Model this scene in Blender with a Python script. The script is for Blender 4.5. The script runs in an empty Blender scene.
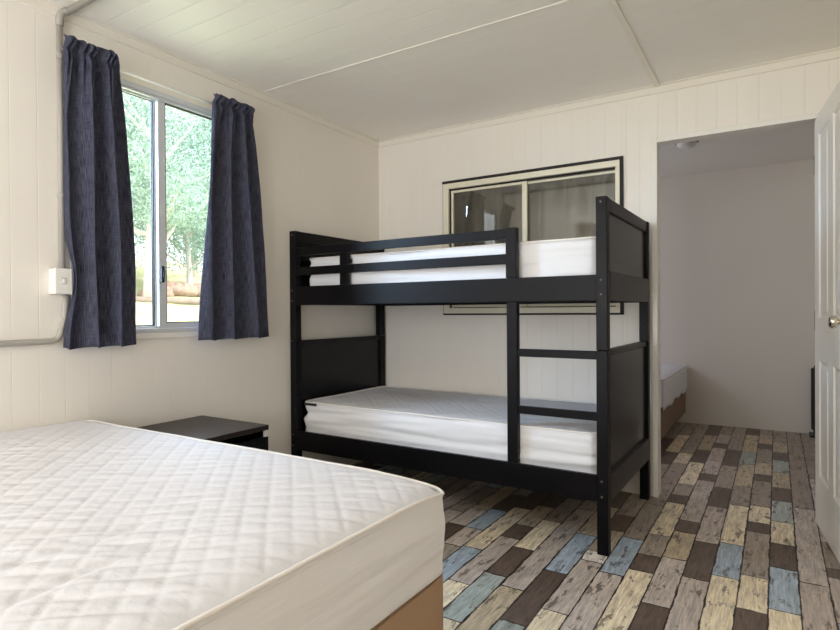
import bpy, math, random
from mathutils import Vector, Matrix, noise as mn

random.seed(7)
SC = bpy.context.scene
COL = SC.collection
PI = math.pi
H = 2.431            # ceiling height
Y_FAR = 2.52         # far wall of the room beyond the doorway
Y_REAR = -5.2
X_RIGHT = 3.6

# ------------------------------------------------------------------ helpers
def srgb(r, g, b):
    def f(c):
        c /= 255.0
        return c / 12.92 if c <= 0.04045 else ((c + 0.055) / 1.055) ** 2.4
    return (f(r), f(g), f(b), 1.0)

class MB:
    """collects vertices and faces and links them as ONE mesh object"""
    def __init__(s):
        s.v = []; s.f = []
    def box(s, x0, x1, y0, y1, z0, z1):
        n = len(s.v)
        s.v += [(x0,y0,z0),(x1,y0,z0),(x1,y1,z0),(x0,y1,z0),(x0,y0,z1),(x1,y0,z1),(x1,y1,z1),(x0,y1,z1)]
        s.f += [tuple(n+i for i in q) for q in ((0,3,2,1),(4,5,6,7),(0,1,5,4),(1,2,6,5),(2,3,7,6),(3,0,4,7))]
        return s
    def prism(s, pts, axis, a0, a1):
        """extrude the 2D outline pts along axis (0,1,2) from a0 to a1"""
        n = len(s.v); k = len(pts)
        def P(p, a):
            q = [0, 0, 0]; o = [i for i in range(3) if i != axis]
            q[axis] = a; q[o[0]] = p[0]; q[o[1]] = p[1]
            return tuple(q)
        for a in (a0, a1): s.v += [P(p, a) for p in pts]
        s.f.append(tuple(range(n, n+k))[::-1]); s.f.append(tuple(range(n+k, n+2*k)))
        for i in range(k):
            j = (i+1) % k
            s.f.append((n+i, n+j, n+k+j, n+k+i))
        return s
    def tube(s, path, r, seg=12, cap=True, ry=None):
        """round (or oval) tube along a path; r number or list"""
        path = [Vector(p) for p in path]
        n0 = len(s.v); up = None
        for i, p in enumerate(path):
            t = (path[min(i+1, len(path)-1)] - path[max(i-1, 0)]).normalized()
            if up is None:
                a = Vector((0,0,1)) if abs(t.z) < .9 else Vector((1,0,0))
                u = t.cross(a).normalized()
            else:
                u = (up - t*up.dot(t)).normalized()
            up = u; w = t.cross(u)
            rr = r[i] if isinstance(r, (list, tuple)) else r
            for k in range(seg):
                a = 2*PI*k/seg
                q = p + u*math.cos(a)*rr + w*math.sin(a)*(rr if ry is None else ry)
                s.v.append(tuple(q))
        for i in range(len(path)-1):
            for k in range(seg):
                a = n0+i*seg+k; b = n0+i*seg+(k+1) % seg
                s.f.append((a, b, b+seg, a+seg))
        if cap:
            s.f.append(tuple(n0+k for k in range(seg))[::-1])
            e = n0+(len(path)-1)*seg
            s.f.append(tuple(e+k for k in range(seg)))
        return s
    def lathe(s, prof, c, axis=2, seg=24):
        """profile [(radius, along)] turned about axis through c"""
        n0 = len(s.v)
        for r, a in prof:
            for k in range(seg):
                t = 2*PI*k/seg
                q = [0,0,0]; o = [i for i in range(3) if i != axis]
                q[axis] = c[axis]+a; q[o[0]] = c[o[0]]+r*math.cos(t); q[o[1]] = c[o[1]]+r*math.sin(t)
                s.v.append(tuple(q))
        for i in range(len(prof)-1):
            for k in range(seg):
                a = n0+i*seg+k; b = n0+i*seg+(k+1) % seg
                s.f.append((a, b, b+seg, a+seg))
        s.f.append(tuple(n0+k for k in range(seg))[::-1])
        e = n0+(len(prof)-1)*seg
        s.f.append(tuple(e+k for k in range(seg)))
        return s
    def grid(s, rows):
        """rows: list of equally long lists of points"""
        n0 = len(s.v); m = len(rows[0])
        for r in rows: s.v += [tuple(p) for p in r]
        for i in range(len(rows)-1):
            for j in range(m-1):
                a = n0+i*m+j
                s.f.append((a, a+1, a+m+1, a+m))
        return s
    def build(s, name, mat, parent=None, smooth=False, bevel=0, loc=None):
        me = bpy.data.meshes.new(name)
        me.from_pydata(s.v, [], s.f)
        import bmesh
        bm = bmesh.new(); bm.from_mesh(me)
        bmesh.ops.recalc_face_normals(bm, faces=bm.faces)
        bm.to_mesh(me); bm.free()
        o = bpy.data.objects.new(name, me)
        COL.objects.link(o)
        me.materials.append(mat)
        if smooth:
            for p in me.polygons: p.use_smooth = True
        if parent is not None: o.parent = parent
        if loc is not None: o.location = loc
        if bevel:
            b = o.modifiers.new('bevel', 'BEVEL'); b.width = bevel; b.segments = 2; b.limit_method = 'ANGLE'
            b.harden_normals = False
        return o

def tag(o, label=None, cat=None, group=None, kind=None):
    if label: o['label'] = label
    if cat: o['category'] = cat
    if group: o['group'] = group
    if kind: o['kind'] = kind
    return o

def thing(name, label, cat, loc=(0,0,0), rz=0, group=None, kind=None):
    o = bpy.data.objects.new(name, None); COL.objects.link(o)
    o.location = loc; o.rotation_euler = (0,0,rz); o.empty_display_size = .05
    return tag(o, label, cat, group, kind)

# ------------------------------------------------------------------ materials
def new_mat(name):
    m = bpy.data.materials.new(name); m.use_nodes = True
    nt = m.node_tree
    return m, nt, nt.nodes['Principled BSDF']

def N(nt, t, **kw):
    n = nt.nodes.new(t)
    for k, v in kw.items():
        if k in n.inputs.keys(): n.inputs[k].default_value = v
        else: setattr(n, k, v)
    return n

def math_n(nt, op, a, b=None, clamp=False):
    n = nt.nodes.new('ShaderNodeMath'); n.operation = op; n.use_clamp = clamp
    for i, x in enumerate((a, b)):
        if x is None: continue
        if isinstance(x, (int, float)): n.inputs[i].default_value = x
        else: nt.links.new(x, n.inputs[i])
    return n.outputs[0]

def mix_rgb(nt, fac, a, b, typ='MIX'):
    n = nt.nodes.new('ShaderNodeMix'); n.data_type = 'RGBA'; n.blend_type = typ
    for sock, x in ((n.inputs[0], fac), (n.inputs[6], a), (n.inputs[7], b)):
        if isinstance(x, (int, float)): sock.default_value = x
        elif isinstance(x, tuple): sock.default_value = x
        else: nt.links.new(x, sock)
    return n.outputs[2]

def noisy(name, col, rough=.5, var=.06, scale=8, bump=0, bscale=60, stretch=(1,1,1), spec=.5, metal=0, bdist=.002, sheen=0):
    """plain surface with a slight procedural variation and bump"""
    m, nt, b = new_mat(name)
    tc = N(nt, 'ShaderNodeTexCoord'); mp = N(nt, 'ShaderNodeMapping'); mp.inputs['Scale'].default_value = stretch
    nt.links.new(tc.outputs['Object'], mp.inputs['Vector'])
    nz = N(nt, 'ShaderNodeTexNoise', Scale=scale, Detail=4.0)
    nt.links.new(mp.outputs[0], nz.inputs['Vector'])
    dark = tuple(c*(1-var) for c in col[:3])+(1,); lite = tuple(min(1, c*(1+var)) for c in col[:3])+(1,)
    c = mix_rgb(nt, nz.outputs['Fac'], dark, lite)
    nt.links.new(c, b.inputs['Base Color'])
    b.inputs['Roughness'].default_value = rough
    b.inputs['Specular IOR Level'].default_value = spec
    b.inputs['Metallic'].default_value = metal
    if sheen: b.inputs['Sheen Weight'].default_value = sheen
    if bump:
        n2 = N(nt, 'ShaderNodeTexNoise', Scale=bscale, Detail=3.0)
        nt.links.new(mp.outputs[0], n2.inputs['Vector'])
        bp = N(nt, 'ShaderNodeBump', Strength=bump, Distance=bdist)
        nt.links.new(n2.outputs['Fac'], bp.inputs['Height']); nt.links.new(bp.outputs[0], b.inputs['Normal'])
    return m

def clad(name, col, axis, phase, pitch=.1025, rough=.45, gw=.03, depth=.0028, axis2=None, phase2=0):
    """painted panelling with a V-groove every pitch metres along axis (and along axis2 for walls turning a corner)"""
    m, nt, b = new_mat(name)
    tc = N(nt, 'ShaderNodeTexCoord'); sp = N(nt, 'ShaderNodeSeparateXYZ')
    nt.links.new(tc.outputs['Object'], sp.inputs[0])
    def groove(ax, ph):
        t = math_n(nt, 'DIVIDE', math_n(nt, 'SUBTRACT', sp.outputs[ax], ph), pitch)
        f = math_n(nt, 'ABSOLUTE', math_n(nt, 'SUBTRACT', math_n(nt, 'FRACT', math_n(nt, 'ADD', t, .5)), .5))
        return math_n(nt, 'DIVIDE', f, gw, True)
    g = groove(axis, phase)
    nz = N(nt, 'ShaderNodeTexNoise', Scale=2.2, Detail=3.0)
    nt.links.new(tc.outputs['Object'], nz.inputs['Vector'])
    c = mix_rgb(nt, nz.outputs['Fac'], tuple(x*.965 for x in col[:3])+(1,), tuple(min(1, x*1.03) for x in col[:3])+(1,))
    nt.links.new(c, b.inputs['Base Color'])
    b.inputs['Roughness'].default_value = rough
    n2 = N(nt, 'ShaderNodeTexNoise', Scale=140.0, Detail=2.0)
    nt.links.new(tc.outputs['Object'], n2.inputs['Vector'])
    h = math_n(nt, 'ADD', g, math_n(nt, 'MULTIPLY', n2.outputs['Fac'], .05))
    bp = N(nt, 'ShaderNodeBump', Strength=.55, Distance=depth)
    nt.links.new(h, bp.inputs['Height']); nt.links.new(bp.outputs[0], b.inputs['Normal'])
    return m

def glass_mat(name, tint=(1,1,1,1), ior=1.5):
    m = bpy.data.materials.new(name); m.use_nodes = True; nt = m.node_tree
    for n in list(nt.nodes): nt.nodes.remove(n)
    out = N(nt, 'ShaderNodeOutputMaterial'); mx = N(nt, 'ShaderNodeMixShader')
    ge = N(nt, 'ShaderNodeNewGeometry'); vm = N(nt, 'ShaderNodeVectorMath'); vm.operation = 'DOT_PRODUCT'
    nt.links.new(ge.outputs['Incoming'], vm.inputs[0]); nt.links.new(ge.outputs['Normal'], vm.inputs[1])
    f0 = ((ior-1)/(ior+1))**2                      # the same reflection from either face of a thin pane
    k = math_n(nt, 'POWER', math_n(nt, 'SUBTRACT', 1.0, math_n(nt, 'ABSOLUTE', vm.outputs['Value']), True), 5.0)
    fr = math_n(nt, 'ADD', math_n(nt, 'MULTIPLY', k, 1-f0), f0)
    tr = N(nt, 'ShaderNodeBsdfTransparent'); gl = N(nt, 'ShaderNodeBsdfGlossy', Roughness=0.005)
    tr.inputs['Color'].default_value = tint
    nt.links.new(fr, mx.inputs[0]); nt.links.new(tr.outputs[0], mx.inputs[1]); nt.links.new(gl.outputs[0], mx.inputs[2])
    nt.links.new(mx.outputs[0], out.inputs[0])
    return m

PAINT = srgb(240, 234, 224)
CEILC = srgb(243, 239, 231)
M = {}
M['wall_y'] = clad('cream_cladding_left', PAINT, 1, -2.3185, depth=.0009)
M['wall_x'] = clad('cream_cladding_back', PAINT, 0, 2.034, depth=.0024)
M['wall_plain'] = noisy('plain_lining', srgb(226, 220, 208), .5, .03, 2)
M['ceil'] = clad('ceiling_lining', CEILC, 1, -1.195, pitch=.1195, rough=.5, depth=.0048)
M['trim'] = noisy('white_trim_paint', srgb(238, 234, 226), .35, .02, 4)
M['bead'] = noisy('cream_bead_paint', srgb(236, 230, 218), .4, .02, 4)
M['alu'] = noisy('silver_aluminium', srgb(210, 212, 215), .35, .03, 30, metal=.08, stretch=(1, 1, 8))
M['alu_pale'] = noisy('aged_cream_aluminium', srgb(234, 228, 206), .42, .05, 12, metal=.05)
M['blackgap'] = noisy('black_sealant', srgb(36, 30, 22), .7, .3, 30)
M['glass'] = glass_mat('clear_glass', (.97, .985, .98, 1))
M['glass_filter'] = glass_mat('added_light_filter_glass', (.50, .47, .52, 1))  # tint added to an unseen pane to cut the green daylight coming in
M['glass_in'] = glass_mat('interior_glass', (.84, .84, .83, 1), 1.75)
M['black'] = noisy('black_plastic', srgb(16, 16, 18), .4, .2, 20)
M['steel'] = noisy('bolt_steel', srgb(120, 115, 110), .4, .1, 30, metal=.9)
M['chrome'] = noisy('satin_chrome', srgb(215, 208, 196), .14, .03, 10, metal=1)
M['conduit'] = noisy('grey_pvc', srgb(172, 168, 159), .45, .03, 10)
M['plastic'] = noisy('white_plastic', srgb(236, 234, 228), .35, .02, 10)
M['plastic_shade'] = noisy('switch_rocker_plastic', srgb(205, 203, 198), .3, .02, 10)
M['door'] = noisy('white_door_paint', srgb(244, 240, 231), .38, .02, 6)
M['sheet'] = noisy('white_stretch_cloth', srgb(236, 235, 236), .85, .03, 5, bump=.25, bscale=22, stretch=(.35, .35, 3), bdist=.006)
M['quilt'] = noisy('white_quilted_cotton', srgb(220, 219, 222), .85, .025, 6, bump=.25, bscale=90, bdist=.003)
M['piping'] = noisy('white_piping', srgb(238, 234, 228), .8, .02, 10)
M['base'] = noisy('tan_bed_base_cloth', srgb(170, 140, 112), .85, .06, 40, bump=.3, bscale=300, bdist=.001)
M['base_far'] = noisy('brown_bed_base_cloth', srgb(138, 113, 95), .85, .06, 40, bump=.3, bscale=300, bdist=.001)
M['tagcloth'] = noisy('label_cloth', srgb(40, 40, 46), .7, .1, 30)
M['tagwhite'] = noisy('white_label_cloth', srgb(215, 215, 215), .7, .05, 30)

def dark_wood(name, col, rough, stretch, var=.35):
    m, nt, b = new_mat(name)
    tc = N(nt, 'ShaderNodeTexCoord'); mp = N(nt, 'ShaderNodeMapping'); mp.inputs['Scale'].default_value = stretch
    nt.links.new(tc.outputs['Object'], mp.inputs['Vector'])
    nz = N(nt, 'ShaderNodeTexNoise', Scale=6.0, Detail=8.0, Roughness=.65)
    nt.links.new(mp.outputs[0], nz.inputs['Vector'])
    c = mix_rgb(nt, nz.outputs['Fac'], tuple(x*(1-var) for x in col[:3])+(1,), tuple(x*(1+var) for x in col[:3])+(1,))
    nt.links.new(c, b.inputs['Base Color'])
    r = math_n(nt, 'ADD', math_n(nt, 'MULTIPLY', nz.outputs['Fac'], .1), rough-.05)
    nt.links.new(r, b.inputs['Roughness']); b.inputs['Specular IOR Level'].default_value = .17
    bp = N(nt, 'ShaderNodeBump', Strength=.08, Distance=.0005)
    nt.links.new(nz.outputs['Fac'], bp.inputs['Height']); nt.links.new(bp.outputs[0], b.inputs['Normal'])
    return m
BW = srgb(13, 11, 13)
M['wood_x'] = dark_wood('black_brown_wood_rails', BW, .42, (1, 14, 14))
M['wood_y'] = dark_wood('black_brown_wood_ends', BW, .42, (14, 1, 14))
M['wood_z'] = dark_wood('black_brown_wood_posts', BW, .42, (14, 14, 1))
M['panel'] = dark_wood('black_brown_satin_panel', srgb(13, 12, 16), .26, (30, 3, 30), .04)
for k in ('panel', 'wood_y'):
    bs = M[k].node_tree.nodes['Principled BSDF']; bs.inputs['Coat Weight'].default_value = .22; bs.inputs['Coat Roughness'].default_value = .18
M['stand_top'] = dark_wood('dark_brown_stand_top', srgb(48, 40, 40), .34, (2, 12, 12), .15)
M['stand'] = dark_wood('black_brown_stand', srgb(13, 11, 14), .45, (12, 2, 12))

def denim():
    m, nt, b = new_mat('navy_slub_curtain_cloth')
    tc = N(nt, 'ShaderNodeTexCoord')
    def lay(st, sc):
        mp = N(nt, 'ShaderNodeMapping'); mp.inputs['Scale'].default_value = st
        nt.links.new(tc.outputs['UV'], mp.inputs['Vector'])
        z = N(nt, 'ShaderNodeTexNoise', Scale=sc, Detail=3.0); nt.links.new(mp.outputs[0], z.inputs['Vector'])
        return z.outputs['Fac']
    a = lay((1, .045, 1), 420.0); c = lay((.06, 1, 1), 380.0)
    f = math_n(nt, 'ADD', math_n(nt, 'MULTIPLY', a, .72), math_n(nt, 'MULTIPLY', c, .28))
    rp = N(nt, 'ShaderNodeValToRGB'); e = rp.color_ramp.elements
    e[0].position = .36; e[0].color = srgb(34, 36, 50); e[1].position = .66; e[1].color = srgb(94, 96, 113)
    nt.links.new(f, rp.inputs[0]); nt.links.new(rp.outputs[0], b.inputs['Base Color'])
    b.inputs['Roughness'].default_value = .9; b.inputs['Specular IOR Level'].default_value = .15
    bp = N(nt, 'ShaderNodeBump', Strength=.25, Distance=.001); nt.links.new(f, bp.inputs['Height']); nt.links.new(bp.outputs[0], b.inputs['Normal'])
    return m
M['denim'] = denim()
M['greycurtain'] = noisy('grey_brown_curtain_cloth', srgb(158, 152, 140), .85, .08, 60, stretch=(1, 1, .1))

def floor_mat():
    m, nt, b = new_mat('distressed_plank_vinyl')
    L = nt.links.new
    at = N(nt, 'ShaderNodeAttribute'); at.attribute_name = 'plank'
    uv = N(nt, 'ShaderNodeUVMap'); uv.uv_map = 'local'          # metres from the plank's own corner
    rnd = N(nt, 'ShaderNodeUVMap'); rnd.uv_map = 'grain'        # the same with an offset of its own for each plank
    sp = N(nt, 'ShaderNodeSeparateXYZ'); L(uv.outputs[0], sp.inputs[0])
    u, v = sp.outputs[0], sp.outputs[1]
    d = math_n(nt, 'MINIMUM', math_n(nt, 'MINIMUM', u, math_n(nt, 'SUBTRACT', at.outputs['Alpha'], u)),
               math_n(nt, 'MINIMUM', v, math_n(nt, 'SUBTRACT', .1025, v)))
    def nz(st, sc, det=5.0, rough=.6):
        mp = N(nt, 'ShaderNodeMapping'); mp.inputs['Scale'].default_value = st
        L(rnd.outputs[0], mp.inputs['Vector'])
        z = N(nt, 'ShaderNodeTexNoise', Scale=sc, Detail=det, Roughness=rough); L(mp.outputs[0], z.inputs['Vector'])
        return z.outputs['Fac']
    def ramp(x, p0, p1):
        n = N(nt, 'ShaderNodeMapRange'); n.inputs[1].default_value = p0; n.inputs[2].default_value = p1
        L(x, n.inputs[0]); return n.outputs[0]
    ragged = nz((.5, 1, 1), 20.0)
    fine = nz((.07, 1, 1), 170.0)
    streak = nz((.13, 1, 1), 48.0)
    saw = nz((1, .05, 1), 150.0)
    blot = nz((.32, 1, 1), 22.0, 7.0, .72)
    cloud = nz((.6, 1, 1), 9.0, 4.0, .6)
    col = at.outputs['Color']
    lum = math_n(nt, 'ADD', math_n(nt, 'MULTIPLY', ramp(fine, .32, .68), .52), math_n(nt, 'MULTIPLY', ramp(streak, .3, .7), .62))
    lum = math_n(nt, 'ADD', lum, math_n(nt, 'MULTIPLY', ramp(cloud, .3, .7), .30))
    lum = math_n(nt, 'ADD', lum, math_n(nt, 'MULTIPLY', ramp(saw, .3, .7), .14))
    lum = math_n(nt, 'ADD', lum, .40)
    vm = N(nt, 'ShaderNodeVectorMath'); vm.operation = 'SCALE'; L(col, vm.inputs[0]); L(lum, vm.inputs['Scale'])
    chip = ramp(blot, .555, .605)
    c1 = mix_rgb(nt, math_n(nt, 'MULTIPLY', chip, .7), vm.outputs[0], srgb(78, 64, 54))
    crack = ramp(streak, .64, .70)
    c2 = mix_rgb(nt, math_n(nt, 'MULTIPLY', crack, .6), c1, srgb(60, 50, 44))
    dd = math_n(nt, 'SUBTRACT', d, math_n(nt, 'MULTIPLY', ramp(ragged, .46, .74), .0062))
    edge = ramp(dd, .0012, .0030)
    c3 = mix_rgb(nt, edge, srgb(48, 40, 34), c2)
    L(c3, b.inputs['Base Color'])
    L(math_n(nt, 'ADD', math_n(nt, 'MULTIPLY', streak, .2), .34), b.inputs['Roughness'])
    b.inputs['Specular IOR Level'].default_value = .4
    bp = N(nt, 'ShaderNodeBump', Strength=.35, Distance=.001)
    L(math_n(nt, 'ADD', math_n(nt, 'MULTIPLY', fine, .35), edge), bp.inputs['Height']); L(bp.outputs[0], b.inputs['Normal'])
    return m
M['floor'] = floor_mat()

# ------------------------------------------------------------------ the setting
PAL = {'C': srgb(219, 205, 178), 'T': srgb(184, 169, 143), 'G': srgb(186, 174, 164), 'g': srgb(158, 146, 133),
       'D': srgb(100, 86, 76), 'B': srgb(164, 178, 190), 'S': srgb(166, 174, 168), 'W': srgb(228, 220, 212)}
ROWW = .1025
ROWS = {  # boards of the floor covering, row by row: (far end, tone)
 0: [(2.52,'g'),(.9,'G'),(-.3,'g'),(-.62,'D'),(-.72,'G'),(-1.13,'B'),(-1.5,'g')],
 1: [(2.52,'g'),(1.208,'g'),(.197,'G'),(-.827,'G'),(-1.5,'g')],
 2: [(2.52,'T'),(2.421,'g'),(1.995,'T'),(1.593,'D'),(1.321,'S'),(.961,'T'),(.568,'D'),(.28,'S'),(-.101,'C'),(-.43,'D'),(-.729,'B'),(-1.135,'C'),(-1.6,'g')],
 3: [(2.52,'g'),(2.264,'T'),(1.869,'D'),(1.671,'g'),(1.185,'T'),(.843,'D'),(.667,'g'),(.118,'C'),(-.173,'D'),(-.324,'g'),(-.875,'C'),(-1.19,'D'),(-1.5,'G')],
 4: [(2.52,'D'),(2.198,'T'),(1.494,'S'),(1.089,'T'),(.48,'g'),(.073,'C'),(-.55,'B'),(-.942,'C'),(-1.55,'D')],
 5: [(2.52,'g'),(2.0,'g'),(1.504,'D'),(.971,'g'),(.389,'D'),(-.019,'G'),(-.59,'D'),(-1.022,'G'),(-1.7,'C')],
 6: [(2.52,'g'),(2.1,'G'),(1.712,'D'),(1.52,'G'),(.676,'D'),(.498,'G'),(-.329,'D'),(-.509,'T'),(-.86,'G'),(-1.33,'D'),(-1.6,'C')],
 7: [(2.52,'D'),(2.006,'T'),(1.389,'D'),(.957,'C'),(.35,'g'),(.1,'D'),(-.065,'C'),(-.61,'g'),(-.879,'D'),(-1.065,'C'),(-1.9,'D')],
 8: [(2.52,'g'),(1.22,'C'),(.873,'g'),(.3,'g'),(-.149,'g'),(-.72,'B'),(-1.154,'G'),(-2.0,'T')],
 9: [(2.52,'g'),(1.9,'C'),(1.2,'D'),(.8,'g'),(.2,'g'),(-.42,'D'),(-.662,'T'),(-.96,'W'),(-1.078,'G'),(-1.569,'C'),(-2.1,'D')],
 10: [(2.52,'g'),(1.7,'D'),(.9,'g'),(.1,'D'),(-.32,'T'),(-.789,'B'),(-1.257,'D'),(-1.719,'S'),(-2.2,'C')],
 11: [(2.52,'g'),(1.2,'T'),(.3,'D'),(-.1,'g'),(-.438,'G'),(-1.484,'T'),(-2.0,'D')],
 12: [(2.52,'T'),(.9,'g'),(-.1,'D'),(-.3,'g'),(-.70,'C'),(-1.103,'D'),(-1.41,'S'),(-1.815,'C'),(-2.3,'G')],
 13: [(2.52,'g'),(.5,'T'),(-.2,'D'),(-.5,'T'),(-.832,'D'),(-1.018,'G'),(-1.549,'C'),(-2.1,'g')],
 14: [(2.52,'g'),(.4,'B'),(-.25,'D'),(-.597,'C'),(-1.218,'B'),(-1.6,'g'),(-2.2,'T')],
 15: [(2.52,'T'),(.3,'g'),(-.4,'D'),(-.69,'B'),(-1.0,'G'),(-1.237,'g'),(-1.8,'C')],
 16: [(2.52,'g'),(-.1,'T'),(-.728,'G'),(-.995,'D'),(-1.25,'G'),(-1.9,'D')],
}
def build_floor():
    rnd = random.Random(21)
    me = bpy.data.meshes.new('floor'); V = []; F = []; info = []
    r_first = -8; r_last = 32
    for r in range(r_first, r_last):
        x1 = 2.8005 - (r-1)*ROWW; x0 = x1-ROWW
        x0c, x1c = max(x0, -.02), min(x1, X_RIGHT+.02)
        if x1c <= x0c: continue
        lst = list(ROWS.get(r, []))
        if not lst:
            y = 2.52; last = ''
            while y > Y_REAR:
                t = rnd.choice([c for c in 'CTGGggDDBS' if c != last]); last = t
                lst.append((y, t)); y -= rnd.uniform(.16, .3) if t == 'D' else rnd.uniform(.3, .75)
        y = lst[-1][0]; last = lst[-1][1]; y -= rnd.uniform(.35, .6)
        while y > Y_REAR and r in ROWS:
            t = rnd.choice([c for c in 'CTGGggDDBS' if c != last]); last = t
            lst.append((y, t)); y -= rnd.uniform(.16, .3) if t == 'D' else rnd.uniform(.3, .75)
        for i, (ya, t) in enumerate(lst):
            yb = lst[i+1][0] if i+1 < len(lst) else Y_REAR
            ya2 = ya + (.02 if i == 0 else 0)
            n = len(V); V += [(x0c, ya2, 0), (x0c, yb, 0), (x1c, yb, 0), (x1c, ya2, 0)]
            F.append((n, n+1, n+2, n+3))
            k = rnd.uniform(.9, 1.08)
            c = PAL[t]; info.append((tuple(x*k for x in c[:3]), ya2-yb, rnd.uniform(0, 50), rnd.uniform(0, 50), (x0c-x0), (x1c-x0)))
    me.from_pydata(V, [], F)
    ca = me.color_attributes.new('plank', 'FLOAT_COLOR', 'CORNER')
    u1 = me.uv_layers.new(name='local'); u2 = me.uv_layers.new(name='grain')
    for p in me.polygons:
        c, Ln, ou, ov, wa, wb = info[p.index]
        loc = [(0, wa), (Ln, wa), (Ln, wb), (0, wb)]
        for k, li in enumerate(p.loop_indices):
            ca.data[li].color = (*c, Ln)
            u1.data[li].uv = loc[k]; u2.data[li].uv = (loc[k][0]+ou, loc[k][1]+ov)
    o = bpy.data.objects.new('floor', me); COL.objects.link(o); me.materials.append(M['floor'])
    tag(o, kind='structure')
build_floor()

def struct(name, mb, mat, **kw):
    o = mb.build(name, mat, **kw); o['kind'] = 'structure'; return o

# left wall, with the main window and (beyond the dividing wall) the other room's window
WY0, WY1, WZ0, WZ1 = -2.30, -1.40, 1.012, 2.215
BY0, BY1 = .75, 1.45
w = MB()
w.box(-.1, 0, Y_REAR-.1, WY0, -.0, H).box(-.1, 0, WY0, WY1, -.0, WZ0).box(-.1, 0, WY0, WY1, WZ1, H)
w.box(-.1, 0, WY1, BY0, -.0, H).box(-.1, 0, BY0, BY1, 0, 1.02).box(-.1, 0, BY0, BY1, WZ1, H).box(-.1, 0, BY1, Y_FAR+.1, 0, H)
struct('wall_left', w, M['wall_y'])
# dividing wall with the inside window and the doorway
IX0, IX1, IZ0, IZ1 = .60, 1.812, 1.105, 2.022
DX0, DX1, DZ = 2.022, 2.806, 2.105
w = MB()
T = .07
w.box(0, IX0, 0, T, 0, H).box(IX0, IX1, 0, T, 0, IZ0).box(IX0, IX1, 0, T, IZ1, H).box(IX1, DX0, 0, T, 0, H)
w.box(DX0, DX1, 0, T, DZ, H).box(DX1, X_RIGHT, 0, T, 0, H)
struct('wall_back', w, M['wall_x'])
struct('wall_far', MB().box(-.1, X_RIGHT+.1, Y_FAR, Y_FAR+.1, 0, H), M['wall_plain'])
struct('wall_right', MB().box(X_RIGHT, X_RIGHT+.1, Y_REAR-.1, Y_FAR+.1, 0, H), M['wall_y'])
RX0, RX1, RZ0, RZ1 = .3, 2.3, .55, 2.2
w = MB()
w.box(0, RX0, Y_REAR-.1, Y_REAR, 0, H).box(RX0, RX1, Y_REAR-.1, Y_REAR, 0, RZ0).box(RX0, RX1, Y_REAR-.1, Y_REAR, RZ1, H).box(RX1, X_RIGHT, Y_REAR-.1, Y_REAR, 0, H)
struct('wall_rear', w, M['wall_x'])
struct('ceiling', MB().box(-.13, X_RIGHT+.13, Y_REAR-.13, Y_FAR+.13, H, H+.12), M['ceil'])

# trims
struct('trim_1', MB().box(2.018, 2.048, Y_REAR, -.0, H-.012, H), M['bead'], bevel=.002)            # ceiling cover strip
struct('trim_2', MB().box(0, 2.018, -1.199, -1.190, H-.004, H), M['trim'], bevel=.001)             # ceiling joint
def quad_bead(name, axis, a0, a1, wallc, sgn):
    r = .014
    pts = []
    for i in range(6):
        a = PI/2*i/5
        pts.append((wallc+sgn*r*math.cos(a), H-r*math.sin(a)))
    pts.append((wallc, H)); 
    struct(name, MB().prism(pts, axis, a0, a1), M['bead'])
def cove(name, axis, a0, a1, wallc, sgn):
    # small stepped cornice: a flat fillet on the ceiling and a flat strip on the wall
    pts = [(wallc, H), (wallc+sgn*.022, H), (wallc+sgn*.022, H-.006), (wallc+sgn*.010, H-.009), (wallc+sgn*.008, H-.045), (wallc+sgn*.003, H-.048), (wallc, H-.048)]
    if axis == 0: struct(name, MB().prism(pts, 0, a0, a1), M['bead'])
    else: struct(name, MB().prism(pts, 1, a0, a1), M['bead'])
cove('trim_3', 1, Y_REAR, 0, 0, 1)
cove('trim_4', 0, 0, X_RIGHT, 0, -1)
struct('trim_5', MB().box(1.8515, 1.8545, -.003, 0, 0, H-.045), M['bead'])                          # sheet joint on the back wall
# doorway lining and narrow white architrave
d = MB()
d.box(DX0-.022, DX0+.008, -.016, T+.012, 0, DZ+.018)
struct('trim_7', d, M['trim'], bevel=.002)
struct('trim_8', MB().box(DX0+.008, DX1+.012, -.014, T+.012, DZ-.012, DZ+.016), M['trim'], bevel=.002)
struct('trim_9', MB().box(DX1, DX1+.05, -.014, T+.012, 0, DZ+.016), M['trim'], bevel=.002)
# joint strips on the far wall
struct('trim_10', MB().box(2.21, X_RIGHT, Y_FAR-.003, Y_FAR, 1.795, 1.800), M['wall_plain'])
struct('trim_11', MB().box(2.208, 2.213, Y_FAR-.002, Y_FAR, 1.80, H), M['wall_plain'])
struct('trim_12', MB().box(DX0+.008, DX1, -.014, T+.014, 0, .004), M['black'])                       # threshold joint
# flat the threshold is only a thin joint line
bpy.data.objects.remove(bpy.data.objects['trim_12'])

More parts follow.
